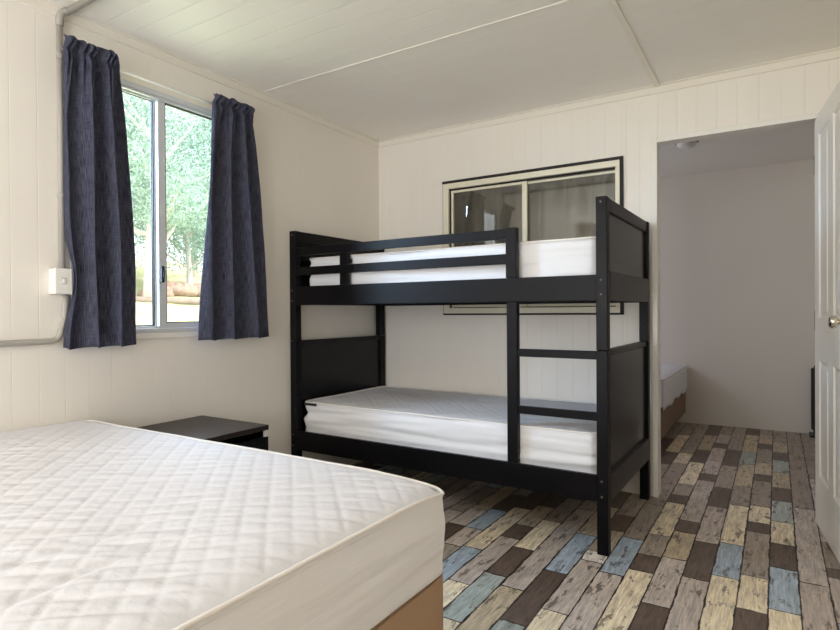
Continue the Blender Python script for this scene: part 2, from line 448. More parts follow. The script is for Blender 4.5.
# window_1: aluminium slider in the left wall
win = thing('window_1', None, None, kind='structure')
f = MB(); fx0, fx1 = -.075, .012; fw_ = .028
f.box(fx0, fx1, WY0, WY1, WZ0, WZ0+.02).box(fx0, fx1, WY0, WY1, WZ1-.024, WZ1)
f.box(fx0, fx1, WY0, WY0+fw_, WZ0, WZ1).box(fx0, fx1, WY1-fw_, WY1, WZ0, WZ1)
f.build('window_frame', M['alu'], win, bevel=.002)
t = MB(); t.box(-.010, .004, WY0+fw_, WY1-fw_, WZ1-.036, WZ1-.024).box(-.035, -.028, WY0+fw_, WY1-fw_, WZ1-.040, WZ1-.024)
t.box(-.012, -.006, WY0+fw_, WY1-fw_, WZ0+.02, WZ0+.03)
t.build('track', M['alu'], win)
def sash(x, y0, y1, z0, z1, wl, wr, wb, wt, name):
    s = MB()
    s.box(x-.011, x+.011, y0, y0+wl, z0, z1).box(x-.011, x+.011, y1-wr, y1, z0, z1)
    s.box(x-.011, x+.011, y0+wl, y1-wr, z0, z0+wb).box(x-.011, x+.011, y0+wl, y1-wr, z1-wt, z1)
    o = s.build(name, M['alu'], win, bevel=.0015)
    MB().box(x-.002, x+.002, y0+wl-.004, y1-wr+.004, z0+wb-.004, z1-wt+.004).build('pane', M['glass'], o)
    g = MB(); a, b, c, d = y0+wl, y1-wr, z0+wb, z1-wt
    for xx in (x-.0075, x+.0035):
        g.box(xx, xx+.004, a, a+.005, c, d).box(xx, xx+.004, b-.005, b, c, d).box(xx, xx+.004, a+.005, b-.005, c, c+.005).box(xx, xx+.004, a+.005, b-.005, d-.005, d)
    g.build('rubber_gasket', M['black'], o)
sash(-.045, WY0+.028, -1.848, WZ0+.02, WZ1-.024, .028, .024, .012, .010, 'fixed_sash')
sash(-.018, -1.866, WY1-.028, WZ0+.02, WZ1-.026, .040, .028, .026, .012, 'sliding_sash')
MB().box(-.007, .010, -1.862, -1.845, 1.262, 1.345).box(-.006, .018, -1.857, -1.850, 1.285, 1.32).build('latch', M['black'], win, bevel=.003)
struct('trim_13', MB().box(-.001, .009, WY0-.03, WY1+.03, WZ0-.03, WZ0), M['trim'], bevel=.002)

# the other room's window in the same wall
win = thing('window_2', None, None, kind='structure')
f = MB()
f.box(-.075, .01, BY0, BY1, 1.02, 1.05).box(-.075, .01, BY0, BY1, WZ1-.035, WZ1).box(-.075, .01, BY0, BY0+.03, 1.05, WZ1-.035).box(-.075, .01, BY1-.03, BY1, 1.05, WZ1-.035).box(-.05, -.02, 1.03, 1.07, 1.05, WZ1-.035)
f.build('window_frame', M['alu'], win, bevel=.002)
MB().box(-.037, -.033, BY0+.03, BY1-.03, 1.05, WZ1-.035).build('pane', M['glass_filter'], win)

# window_3: inside window between the two rooms, cream aluminium with a black sealed edge
win = thing('window_3', None, None, kind='structure')
ox0, ox1, oz0, oz1 = .577, 1.837, 1.080, 2.043
a0_, a1_, b0_, b1_ = .582, 1.817, 1.092, 2.024
s = MB()
s.box(ox0, ox1, -.017, 0, b1_, oz1).box(ox0, ox1, -.014, 0, oz0, b0_).box(a1_, ox1, -.015, 0, b0_, b1_).box(ox0, a0_, -.010, 0, b0_, b1_)
s.build('sealant', M['blackgap'], win)
f = MB(); a0, a1, b0, b1 = .582, 1.817, 1.092, 2.024; fw_ = .038
f.box(a0, a1, -.016, .06, b1-fw_, b1).box(a0, a1, -.016, .06, b0, b0+fw_).box(a0, a0+fw_+.006, -.016, .06, b0+fw_, b1-fw_).box(a1-fw_+.012, a1, -.016, .06, b0+fw_, b1-fw_)
f.build('window_frame', M['alu_pale'], win, bevel=.002)
g0, g1, h0, h1 = a0+fw_+.006, a1-fw_+.012, b0+fw_, b1-fw_
mid = 1.196
def isash(y, x0, x1, wl, wr, name):
    s = MB(); z0, z1 = h0+.006, h1-.012
    s.box(x0, x0+wl, y-.009, y+.009, z0, z1).box(x1-wr, x1, y-.009, y+.009, z0, z1).box(x0+wl, x1-wr, y-.009, y+.009, z0, z0+.02).box(x0+wl, x1-wr, y-.009, y+.009, z1-.016, z1)
    o = s.build(name, M['alu_pale'], win, bevel=.0015)
    MB().box(x0+wl-.003, x1-wr+.003, y-.002, y+.002, z0+.017, z1-.013).build('pane', M['glass_in'], o)
isash(.016, g0+.012, mid+.017, .016, .034, 'sliding_sash')
isash(.038, mid-.016, g1, .02, .006, 'fixed_sash')
MB().box(g0, g1, .004, .006, h1-.012, h1).box(g0, g0+.012, .004, .006, h0, h1).build('rubber_gasket', M['blackgap'], win)

# rear window (behind the viewpoint)
win = thing('window_4', None, None, kind='structure')
f = MB()
f.box(RX0, RX1, Y_REAR-.08, Y_REAR+.01, RZ0, RZ0+.04).box(RX0, RX1, Y_REAR-.08, Y_REAR+.01, RZ1-.04, RZ1)
f.box(RX0, RX0+.04, Y_REAR-.08, Y_REAR+.01, RZ0+.04, RZ1-.04).box(RX1-.04, RX1, Y_REAR-.08, Y_REAR+.01, RZ0+.04, RZ1-.04).box(1.28, 1.32, Y_REAR-.06, Y_REAR-.02, RZ0+.04, RZ1-.04)
f.build('window_frame', M['alu'], win, bevel=.002)
MB().box(RX0+.04, RX1-.04, Y_REAR-.045, Y_REAR-.041, RZ0+.04, RZ1-.04).build('pane', M['glass'], win)

# door_1: white moulded door standing open into the room
DOOR_A = math.radians(6)
dr = thing('door_1', None, None, (DX1+.004, -.022, 0), DOOR_A - PI/2, kind='structure')   # local x runs from the hinge along the leaf
DW, DT, DH = .775, .036, 2.075
leaf = MB(); zb = .012
# front (room) face on local -y side, which looks to the left
cols = [(0, .105, 0), (.105, .335, 1), (.335, .44, 0), (.44, .67, 1), (.67, DW, 0)]
rows = [(zb, .262, 0), (.262, .852, 1), (.852, 1.058, 0), (1.058, 1.985, 1), (1.985, DH, 0)]
for sgn in (-1, 1):
    y = sgn*DT/2
    for (x0, x1, pc) in cols:
        for (z0, z1, pr) in rows:
            if pc and pr:
                # moulded panel: sunk ogee border, raised field
                rings = [(0, 0), (.012, -.007), (.026, -.008), (.040, -.002), (.046, -.001)]
                prev = None
                for off, dep in rings:
                    n = len(leaf.v); yy = y + sgn*dep
                    leaf.v += [(x0+off, yy, z0+off), (x1-off, yy, z0+off), (x1-off, yy, z1-off), (x0+off, yy, z1-off)]
                    if prev is not None:
                        for k in range(4): leaf.f.append((prev+k, prev+(k+1) % 4, n+(k+1) % 4, n+k))
                    prev = n
                leaf.f.append((prev, prev+1, prev+2, prev+3))
            else:
                n = len(leaf.v); leaf.v += [(x0, y, z0), (x1, y, z0), (x1, y, z1), (x0, y, z1)]
                leaf.f.append((n, n+1, n+2, n+3))
n = len(leaf.v)
leaf.v += [(0,-DT/2,zb),(DW,-DT/2,zb),(DW,-DT/2,DH),(0,-DT/2,DH),(0,DT/2,zb),(DW,DT/2,zb),(DW,DT/2,DH),(0,DT/2,DH)]
leaf.f += [tuple(n+i for i in q) for q in ((0,1,5,4),(1,2,6,5),(2,3,7,6),(3,0,4,7))]
import bmesh
lo = leaf.build('door_leaf', M['door'], dr)
bm = bmesh.new(); bm.from_mesh(lo.data); bmesh.ops.remove_doubles(bm, verts=bm.verts, dist=.0002); bmesh.ops.recalc_face_normals(bm, faces=bm.faces); bm.to_mesh(lo.data); bm.free()
for sgn in (-1, 1):
    kb = MB().lathe([(.029, sgn*DT/2), (.029, sgn*(DT/2+.004)), (.024, sgn*(DT/2+.008)), (.012, sgn*(DT/2+.010)), (.011, sgn*(DT/2+.026)), (.017, sgn*(DT/2+.031)), (.025, sgn*(DT/2+.038)), (.0275, sgn*(DT/2+.047)), (.026, sgn*(DT/2+.056)), (.019, sgn*(DT/2+.063)), (.006, sgn*(DT/2+.065))], (.715, 0, 1.055), axis=1)
    kb.build('door_knob', M['chrome'], dr, smooth=True)
for hz in (.25, 1.05, 1.85):
    MB().tube([(-.004, -DT/2+.004, hz-.05), (-.004, -DT/2+.004, hz+.05)], .006, 10).build('hinge', M['steel'], dr)

# ------------------------------------------------------------------ mattresses
def round_rect(x, y, x0, x1, y0, y1, r):
    """push a point of the rectangle inside its rounded-corner version"""
    cx = min(max(x, x0+r), x1-r); cy = min(max(y, y0+r), y1-r)
    dx, dy = x-cx, y-cy
    if dx and dy:
        m = max(abs(dx), abs(dy)); k = m/math.hypot(dx, dy)
        return cx+dx*k, cy+dy*k
    return x, y

def perimeter(x0, x1, y0, y1, r, step=.02):
    pts = []
    def line(a, b):
        n = max(1, int(math.dist(a, b)/step))
        for i in range(n): pts.append((a[0]+(b[0]-a[0])*i/n, a[1]+(b[1]-a[1])*i/n))
    def arc(cx, cy, a0):
        for i in range(8):
            a = a0+PI/2*i/8; pts.append((cx+r*math.cos(a), cy+r*math.sin(a)))
    line((x0+r, y0), (x1-r, y0)); arc(x1-r, y0+r, -PI/2)
    line((x1, y0+r), (x1, y1-r)); arc(x1-r, y1-r, 0)
    line((x1-r, y1), (x0+r, y1)); arc(x0+r, y1-r, PI/2)
    line((x0, y1-r), (x0, y0+r)); arc(x0+r, y0+r, PI)
    return pts

t_side = {}
def mattress(name, label, group, x0, x1, y0, y1, z0, z1, pitch, amp, dome=.02, r=.05, step=.012, drop=.022, wr=.004, seed=0, fade=None, wrk=.003, pipe=.0052, droop=0.0, creases=(), parent=None):
    def crease(x, y):
        d = 0
        for (ax, ay, bx, by) in creases:
            L = math.hypot(bx-ax, by-ay); ux, uy = (bx-ax)/L, (by-ay)/L
            a = (x-ax)*ux+(y-ay)*uy; w = -(x-ax)*uy+(y-ay)*ux + .008*math.sin(a*22)
            if -.1 < a < L+.1: d += .006*math.exp(-(w/.011)**2)*max(0, min(1, (a+.1)/.1, (L+.1-a)/.1))
        return d
    t = thing(name, label, 'mattress', (0, 0, 0), 0, group)
    if parent is not None: t.location = parent[0]; t.rotation_euler = (0, 0, parent[1])
    zr = z1-drop                                            # height of the rim
    # sides
    P = perimeter(x0, x1, y0, y1, r); P.append(P[0])
    rows = []; K = 30
    def rim(x, y):
        return zr - droop*math.exp(-math.hypot(x1-x, min(y-y0, y1-y))/.09)
    for k in range(K+1):
        q = k/K; row = []
        for (x, y) in P:
            nx, ny = x-min(max(x, x0+r), x1-r), y-min(max(y, y0+r), y1-r)
            l = math.hypot(nx, ny) or 1; nx /= l; ny /= l
            z = z0+(rim(x, y)-z0)*q
            e = (q*(1-q))*4
            w_ = wr*(mn.noise(Vector((x*1.5+z*2.5, y*1.5, z*20+seed))) + .6*mn.noise(Vector((x*2.6-z*4, y*2.6, z*40+seed*3)))) - .006*(1-e)*(1-q)
            w_ += .004*e - (.012 if q < .02 else 0)
            row.append((x+nx*w_, y+ny*w_, z))
        rows.append(row)
    sd = MB().grid(rows).build('mattress_side', M['sheet'], t, smooth=True); t_side[name, seed] = sd
    # quilted top
    nx_, ny_ = int((x1-x0)/step), int((y1-y0)/step)
    rows = []
    for j in range(ny_+1):
        row = []
        for i in range(nx_+1):
            x = x0+(x1-x0)*i/nx_; y = y0+(y1-y0)*j/ny_
            e = min(x-x0, x1-x, y-y0, y1-y)
            a = (x-x0+y)/pitch; b = (x-x0-y)/pitch
            wob = .06*mn.noise(Vector((x*6, y*6, seed)))
            da = abs((a+wob) % 1-.5)*2; db = abs((b-wob) % 1-.5)*2     # 1 on a stitch line, 0 in the middle
            m = max(da, db)
            puff = 1-m**9
            wv = Vector(((x*.86+y*.5)*5.0, (-x*.5+y*.86)*30.0, seed+2))
            k = 1.0
            if fade: k = min(1, max(.12, (x-x0-fade)/.35))
            z = zr+drop*(1-math.exp(-e/.028)) + dome*(1-math.exp(-e/.22))-dome
            z += amp*k*(puff-.6)*min(1, e/.03)
            z += wrk*(mn.noise(wv)+.5*mn.noise(wv*2.1))*min(1, e/.05)*k
            z -= crease(x, y)
            z -= droop*math.exp(-math.hypot(x1-x, min(y-y0, y1-y))/.09)
            z += .004*mn.noise(Vector((x*2.2, y*3, seed+9)))*min(1, e/.1)
            px, py = round_rect(x, y, x0, x1, y0, y1, r)
            row.append((px, py, z+dome*.0))
        rows.append(row)
    qt = MB().grid(rows).build('quilted_top', M['quilt'], t, smooth=True)
    # piped edge
    pp = [(x+(0), y, rim(x, y)+.001+.0018*mn.noise(Vector((x*5, y*5, seed)))) for x, y in P]
    MB().tube(pp, pipe, 8, cap=False).build('piping', M['piping'], qt, smooth=True)
    return t

# ------------------------------------------------------------------ double bed in the foreground
BX0, BX1, BYA, BYB = .018, 1.862, -3.63, -2.238
bb = thing('bed_base', 'tan cloth bed base under the big double mattress in the foreground', 'bed base', (0, 0, 0))
rows = []
P = perimeter(BX0+.01, BX1-.004, BYA+.008, BYB-.006, .035); P.append(P[0])
for k in range(11):
    z = .05+(.392-.05)*k/10
    rows.append([(x+.0015*mn.noise(Vector((x*7, y*7, z*9))), y, z) for x, y in P])
g = MB().grid(rows)
n = len(g.v); g.v += [(x, y, .392) for x, y in P[:-1]]; g.f.append(tuple(range(n, n+len(P)-1)))
n = len(g.v); g.v += [(x, y, .05) for x, y in P[:-1]]; g.f.append(tuple(range(n, n+len(P)-1)))
g.build('upholstered_box', M['base'], bb, smooth=True)
MB().box(BX1-.004, BX1-.0025, -2.94, -2.936, .055, .388).build('seam', M['base'], bb)
for x in (BX0+.15, BX1-.15):
    for y in (BYA+.15, BYB-.15):
        MB().lathe([(.022, 0), (.024, .006), (.024, .05), (.018, .052)], (x, y, 0)).build('leg', M['black'], bb)
mattress('double_mattress', 'large white quilted double mattress filling the foreground on a tan base', None, BX0, BX1, BYA, BYB, .394, .662, .076, .0040, dome=.014, r=.05, drop=.030, fade=.10, seed=1, wr=.005, step=.0065, pipe=.0048, droop=.026, wrk=.0026,
         creases=((1.473, -3.30, 1.473, -2.93), (1.60, -3.25, 1.603, -2.96)))

# ------------------------------------------------------------------ bedside cabinet
ns = thing('bedside_cabinet', 'low black brown bedside cabinet between the double bed and the bunk', 'bedside cabinet', (0, 0, 0))
nx0, nx1, ny0, ny1, nz = .022, .525, -2.02, -1.642, .561
MB().box(nx0, nx1, ny0, ny1, nz-.024, nz).build('top', M['stand_top'], ns, bevel=.002)
MB().box(nx0, nx1-.004, ny0, ny0+.018, 0, nz-.024).build('side_panel', M['stand'], ns, bevel=.001)
MB().box(nx0, nx1-.004, ny1-.018, ny1, 0, nz-.024).build('side_panel', M['stand'], ns, bevel=.001)
MB().box(nx0, nx0+.006, ny0+.018, ny1-.018, .02, nz-.024).build('back_panel', M['stand'], ns)
MB().box(nx0+.006, nx1-.05, ny0+.018, ny1-.018, .02, .06).build('plinth', M['stand'], ns)
for z0, z1 in ((.065, .268), (.274, .508)):
    dd = MB().box(nx1-.022, nx1-.004, ny0+.020, ny1-.020, z0, min(z1, .504))
    dd.build('drawer', M['stand'], ns, bevel=.0015)
MB().box(nx1-.012, nx1+.001, ny1-.026, ny1+.001, .506, .5365).build('corner_block', M['plastic'], ns)['label'] = 'white corner block under the cabinet top'

# ------------------------------------------------------------------ bunk bed
BR = (.003, -.970, 0); BROT = -.0119
bk = thing('bunk_bed', 'black brown wooden bunk bed with ladder against the back wall', 'bunk bed', BR, BROT)
BL, BD, LW = 1.978, .950, .050          # outer length, depth, leg section
LT = .034                               # leg depth
TOP = 1.622
def legs(x0, y0, name='leg'):
    # lower post and upper post on top of it
    MB().box(x0, x0+LW, y0, y0+LW, 0, .925).build(name, M['wood_z'], bk, bevel=.003)
    return MB().box(x0, x0+LW, y0, y0+LW, .927, TOP).build(name, M['wood_z'], bk, bevel=.003)
for x0 in (0, BL-LW):
    for y0 in (0, BD-LW): legs(x0, y0)
def bolt(x, z, y=-.001):
    MB().lathe([(.0052, 0), (.0052, -.0022), (.004, -.003), (.002, -.0016)], (x, y, z), axis=1, seg=14).build('bolt', M['steel'], bk)
for xx in (LW*.5, BL-LW*.5):
    for z in (.265, .335, 1.18, 1.245, TOP-.025): bolt(xx-.002, z)
def bolt_x(y, z):
    MB().lathe([(.006, 0), (.006, .002), (.004, .0028), (.002, .0015)], (BL, y, z), axis=0, seg=14).build('bolt', M['steel'], bk)
bolt_x(BD-LW*.5, .312); bolt_x(BD-LW*.5, 1.215)
for e, x0 in enumerate((0, BL-LW)):
    xm = x0+LW/2; out = -1 if e == 0 else 1
    yA, yB = LW, BD-LW
    MB().box(xm-.019, xm+.019, yA, yB, TOP-.062, TOP).build('end_top_rail', M['wood_y'], bk, bevel=.003)
    MB().box(xm-.009, xm+.009, yA, yB, 1.28, TOP-.062).build('end_panel', M['panel'], bk)
    c0 = xm+out*.004; 
    MB().box(min(c0, c0+out*.022), max(c0, c0+out*.022), yA-.0, yB+.0, 1.155, 1.288).build('end_bottom_rail', M['wood_y'], bk, bevel=.002)
    MB().box(xm-.015, xm+.015, yA, yB, .895, .927).build('end_top_rail', M['wood_y'], bk, bevel=.003)
    MB().box(xm-.009, xm+.009, yA, yB, .352, .895).build('end_panel', M['panel'], bk)
    MB().box(min(c0, c0+out*.022), max(c0, c0+out*.022), yA-.0, yB+.0, .236, .360).build('end_bottom_rail', M['wood_y'], bk, bevel=.002)
# side rails
RY0, RY1 = .004, .026
MB().box(LW, BL-LW, RY0, RY1, 1.152, 1.270).build('side_rail', M['wood_x'], bk, bevel=.002)
MB().box(LW, BL-LW, RY0, RY1, .238, .358).build('side_rail', M['wood_x'], bk, bevel=.002)
MB().box(LW, BL-LW, BD-RY1, BD-RY0, 1.152, 1.270).build('side_rail', M['wood_x'], bk, bevel=.002)
MB().box(LW, BL-LW, BD-RY1, BD-RY0, .238, .358).build('side_rail', M['wood_x'], bk, bevel=.002)
# guard rails, their short post, ladder posts and rungs
LX0, LX1 = 1.484, 1.540
MB().box(LW, LX0, RY0+.002, RY0+.022, 1.464, 1.514).build('guard_rail', M['wood_x'], bk, bevel=.002)
MB().box(LW, LX0, RY0+.002, RY0+.022, 1.340, 1.390).build('guard_rail', M['wood_x'], bk, bevel=.002)
MB().box(.392, .456, RY1+.000, RY1+.02, 1.20, 1.50).build('guard_post', M['wood_z'], bk, bevel=.002)
MB().box(LX0, LX1, RY0+.001, RY1+.016, 1.271, 1.518).build('ladder_post', M['wood_z'], bk, bevel=.002)
MB().box(LX0+.004, LX1+.002, RY0+.001, RY1+.016, .359, 1.151).build('ladder_post', M['wood_z'], bk, bevel=.002)
for z in (.604, .884):
    MB().box(LX1+.002, BL-LW, RY0+.004, RY0+.028, z, z+.038).build('rung', M['wood_x'], bk, bevel=.003)
# back guard rail and slats
MB().box(LW, BL-LW, BD-RY1, BD-RY0-.002, 1.464, 1.514).build('guard_rail', M['wood_x'], bk, bevel=.002)
for zz in (.262, 1.176):
    for i in range(13):
        x = .10+i*.148
        MB().box(x, x+.07, RY1, BD-RY1, zz, zz+.018).build('slat', M['wood_y'], bk)
mattress('bunk_mattress', 'white quilted single mattress on the lower bunk', 'bunk mattresses', LW+.012, BL-LW-.004, RY1+.018, BD-RY1-.01, .280, .552, .058, .0075, dome=.012, r=.05, step=.011, drop=.016, wr=.016, seed=4, parent=(BR, BROT))
um = mattress('bunk_mattress', 'white single mattress behind the guard rails of the upper bunk', 'bunk mattresses', LW+.03, BL-LW-.004, RY1+.045, BD-RY1-.01, 1.194, 1.462, .058, .0075, dome=.010, r=.05, step=.014, drop=.016, wr=.014, seed=8, parent=(BR, BROT))
# sewn label at the corner of the lower mattress
lm = [o for o in COL.objects if o.name == 'bunk_mattress'][0]
MB().box(LW+.035, LW+.135, RY1+.008, RY1+.0145, .520, .536).build('care_tag', M['tagcloth'], t_side['bunk_mattress', 4])['label'] = 'dark sewn tag at the mattress corner'
MB().box(.40, .46, RY1+.032, RY1+.036, 1.40, 1.425).build('care_tag', M['tagcloth'], t_side['bunk_mattress', 8])

# ------------------------------------------------------------------ curtains, rod, conduit, switch
def curtain(label, yl_t, yr_t, yl_b, yr_b, zt, zb, seed, folds, name='curtain', bulge=0.0, mat=None, x0=.078, amp=.046, along='y', grp=None, cat='curtain', rodz=None, hem=.004, tuck=False):
    rnd = random.Random(seed)
    NU, NV = 170, 80
    ph = [rnd.uniform(-.35, .35) for _ in range(folds+2)]
    rows = []; uv = []
    rodt = (zt-rodz)/(zt-zb)
    for j in range(NV+1):
        t = (j/NV)**1.25
        row = []
        for i in range(NU+1):
            s = i/NU
            L = yl_t+(yl_b-yl_t)*t**.9; R = yr_t+(yr_b-yr_t)*t**.75+bulge*math.sin(PI*min(1, t*1.1))
            # folds wander a little on the way down
            q = s*folds + .22*mn.noise(Vector((s*3, t*1.6, seed)))
            k = int(q); 
            big = math.sin(2*PI*q+ph[min(k, folds)]*.8*math.sin(PI*(q % 1)))
            small = math.sin(2*PI*(s*folds*2.6+.5*mn.noise(Vector((s*5, 0, seed+3)))))
            g = min(1, max(0, (t-rodt*.6)/.22))                 # 0 at the gathered heading, 1 lower down
            dx = amp*(.35+.65*g)*big*(.8+.3*mn.noise(Vector((s*4, t, seed+7)))) + .012*(1-g)*small + .004*mn.noise(Vector((s*9, t*7, seed)))
            shift = 0
            if tuck:
                zz = zt+(zb-zt)*t
                shift = .046*math.exp(-((zz-1.25)/.15)**2)*max(0, 1-s/.40)**1.3
            # pinch at the rod
            pin = math.exp(-((t-rodt)/.016)**2)
            lift = .022 + .012*small*math.exp(-abs(t-rodt)/.07)*(1-pin)       # the cloth runs in front of the rod
            dx = lift*(1-g) + dx*(1-.55*pin) if g < 1 else dx
            if t < rodt+.03: dx = max(dx, .012+.004*small)
            xb = x0
            if tuck:
                sm = min(1, s/.22); sm = sm*sm*(3-2*sm)
                kk = (1-sm)*g
                xb = x0-kk*.045; dx *= (1-.75*kk); L += .028*kk*(1 if j > 8 else j/8)
            y = shift+L+(R-L)*s + .010*math.cos(2*PI*q)*g
            z = zt+(zb-zt)*t
            if t < rodt:
                dx += .026*math.sin(PI*t/rodt)*(.7+.3*small)
                z += (1-t/rodt)*(.010*mn.noise(Vector((s*7, 3, seed))) + .007*math.sin(2*PI*s*folds*1.9+seed) - .006*small)
            z += hem*math.sin(2*PI*q+1)*t*t
            p = (xb+dx, y, z) if along == 'y' else (y, x0+dx, z)
            row.append(p)
        rows.append(row)
    mb = MB().grid(rows)
    o = mb.build(name, mat or M['denim'], smooth=True)
    me = o.data; ul = me.uv_layers.new(name='UVMap'); m = NU+1
    wid = abs(yr_b-yl_b)*1.6
    for p in me.polygons:
        for li, vi in zip(p.loop_indices, p.vertices):
            ul.data[li].uv = ((vi % m)/NU*wid, (vi//m)/NV*(zt-zb))
    so = o.modifiers.new('thickness', 'SOLIDIFY'); so.thickness = .0022; so.offset = 0
    return tag(o, label, cat, grp)
ROD_Z = 2.226
curtain('dark navy curtain at the left side of the window, beside the switch', -2.364, -2.128, -2.383, -2.045, 2.276, .958, 3, 3, grp='navy window curtains', rodz=ROD_Z, bulge=.016, tuck=True)
curtain('dark navy curtain at the right side of the window, nearer the bunk', -1.618, -1.348, -1.700, -1.215, 2.272, .962, 11, 3, grp='navy window curtains', rodz=ROD_Z, amp=.042)
rod = thing('curtain_rod', 'thin white curtain rod above the left window', 'curtain rod', (0, 0, 0))
MB().tube([(.068, -2.352, ROD_Z), (.068, -1.362, ROD_Z)], .0065, 12).build('rod', M['plastic'], rod, smooth=True)
for y in (-2.305, -1.375):
    MB().box(0, .006, y-.012, y+.012, ROD_Z-.025, ROD_Z+.025).box(.006, .062, y-.004, y+.004, ROD_Z-.005, ROD_Z+.005).build('bracket', M['steel'], rod)
    MB().lathe([(.004, -.008), (.010, -.004), (.011, 0), (.010, .004), (.004, .008)], (.068, y+(-.045 if y < -2 else .012), ROD_Z), axis=1, seg=14).build('end_cap', M['steel'], rod, smooth=True)

# grey conduit: across the ceiling, down the wall to the switch, on below and away to the left
cd = thing('conduit', 'grey plastic electrical conduit running down the wall beside the left curtain', 'conduit', (0, 0, 0))
cyy = -2.336; cr = .0125
MB().tube([(.03, cyy+.03, H-.014), (X_RIGHT-.01, cyy+.03, H-.014)], .013, 12, ry=.013).build('pipe', M['conduit'], cd, smooth=True)
MB().tube([(.014, cyy, H-.06), (.014, cyy, 1.302)], cr, 14).build('pipe', M['conduit'], cd, smooth=True)
MB().tube([(.034, cyy+.03, H-.016), (.022, cyy+.018, H-.018), (.0165, cyy+.006, H-.03), (.0165, cyy, H-.05), (.0165, cyy, H-.085)], .0155, 14).build('elbow', M['conduit'], cd, smooth=True)
for z in (2.215, 1.615):
    MB().tube([(.0155, cyy, z-.012), (.0155, cyy, z+.012)], .0148, 14).build('saddle', M['conduit'], cd, smooth=True)
low = [(.014, cyy+.014, 1.190), (.014, cyy+.012, 1.15), (.014, cyy+.008, 1.09), (.014, cyy-.003, 1.045)]
for i in range(7):
    a = PI/2*i/6
    low.append((.014, cyy-.008-.04+.04*math.cos(a), 1.032-.04*math.sin(a)))
low += [(.014, -2.6, .990), (.014, -3.4, .990), (.014, -4.6, .990)]
MB().tube(low, .0125, 14).build('pipe', M['conduit'], cd, smooth=True)
sw = thing('switch_box', 'white surface mounted switch box on the conduit left of the window', 'light switch', (0, 0, 0))
sy0, sy1, sz0, sz1 = -2.383, -2.316, 1.192, 1.300
MB().box(.0, .046, sy0, sy1, sz0, sz1).build('back_box', M['plastic'], sw, bevel=.003)
fp = MB().box(.046, .058, sy0-.002, sy1+.002, sz0-.001, sz1+.001).build('face_plate', M['plastic'], sw, bevel=.004)
MB().box(.058, .060, -2.362, -2.339, 1.233, 1.261).build('switch_surround', M['plastic_shade'], fp, bevel=.001)
MB().box(.060, .064, -2.356, -2.345, 1.238, 1.256).build('rocker', M['plastic'], fp, bevel=.001)

# ------------------------------------------------------------------ the room beyond the doorway
fb = thing('bed_base', 'brown cloth bed base beyond the doorway, against the far wall', 'bed base', (0, 0, 0))
MB().box(.03, 1.870, 1.115, 2.505, .10, .345).build('upholstered_box', M['base_far'], fb, bevel=.02)
for x in (.15, 1.72):
    for y in (1.25, 2.38):
        MB().lathe([(.025, 0), (.027, .01), (.027, .1)], (x, y, 0)).build('leg', M['black'], fb)
fm = mattress('double_mattress', 'white mattress beyond the doorway on a brown bed base', None, .03, 1.880, 1.105, 2.505, .347, .585, .09, .004, dome=.012, r=.05, step=.02, drop=.02, wr=.003, seed=15)
# overhanging sheet hem along the end that shows
rows = []
for k in range(9):
    q = k/8
    rows.append([(1.884+.010*mn.noise(Vector((0, i*.05*4.5, q)))*q, 1.10+1.40*i/60, .555-(.225+.028*mn.noise(Vector((i*.09, 2, 0)))+.005*math.sin(i*.4))*q) for i in range(61)])
hm = MB().grid(rows).build('sheet_hem', M['sheet'], fm, smooth=True)
so = hm.modifiers.new('thickness', 'SOLIDIFY'); so.thickness = .002
ht = thing('heater', 'black upright heater by the far wall, half hidden behind the open door', 'heater', (0, 0, 0))
MB().box(2.880, 3.28, 2.425, 2.485, .05, .592).build('panel', M['black'], ht, bevel=.01)
for x in (2.865, 3.20):
    MB().box(x, x+.09, 2.34, 2.515, 0, .018).box(x+.03, x+.06, 2.435, 2.475, .018, .06).build('foot', M['black'], ht, bevel=.004)
MB().box(2.90, 3.02, 2.435, 2.475, .592, .612).build('control', M['black'], ht, bevel=.004)
lt = thing('ceiling_light', 'small round white ceiling light in the room beyond the doorway', 'ceiling light', (2.03, 1.32, H))
MB().lathe([(.085, 0), (.085, -.012), (.075, -.016)], (0, 0, 0)).build('base_plate', M['steel'], lt, smooth=True)
MB().lathe([(.075, -.014), (.072, -.03), (.058, -.048), (.03, -.058), (.004, -.06)], (0, 0, 0)).build('diffuser', M['plastic'], lt, smooth=True)
curtain('grey brown curtain behind the glass of the inside window', .50, 1.90, .48, 1.92, 2.10, .95, 23, 8, mat=M['greycurtain'], x0=.150, amp=.046, along='x', rodz=2.07)

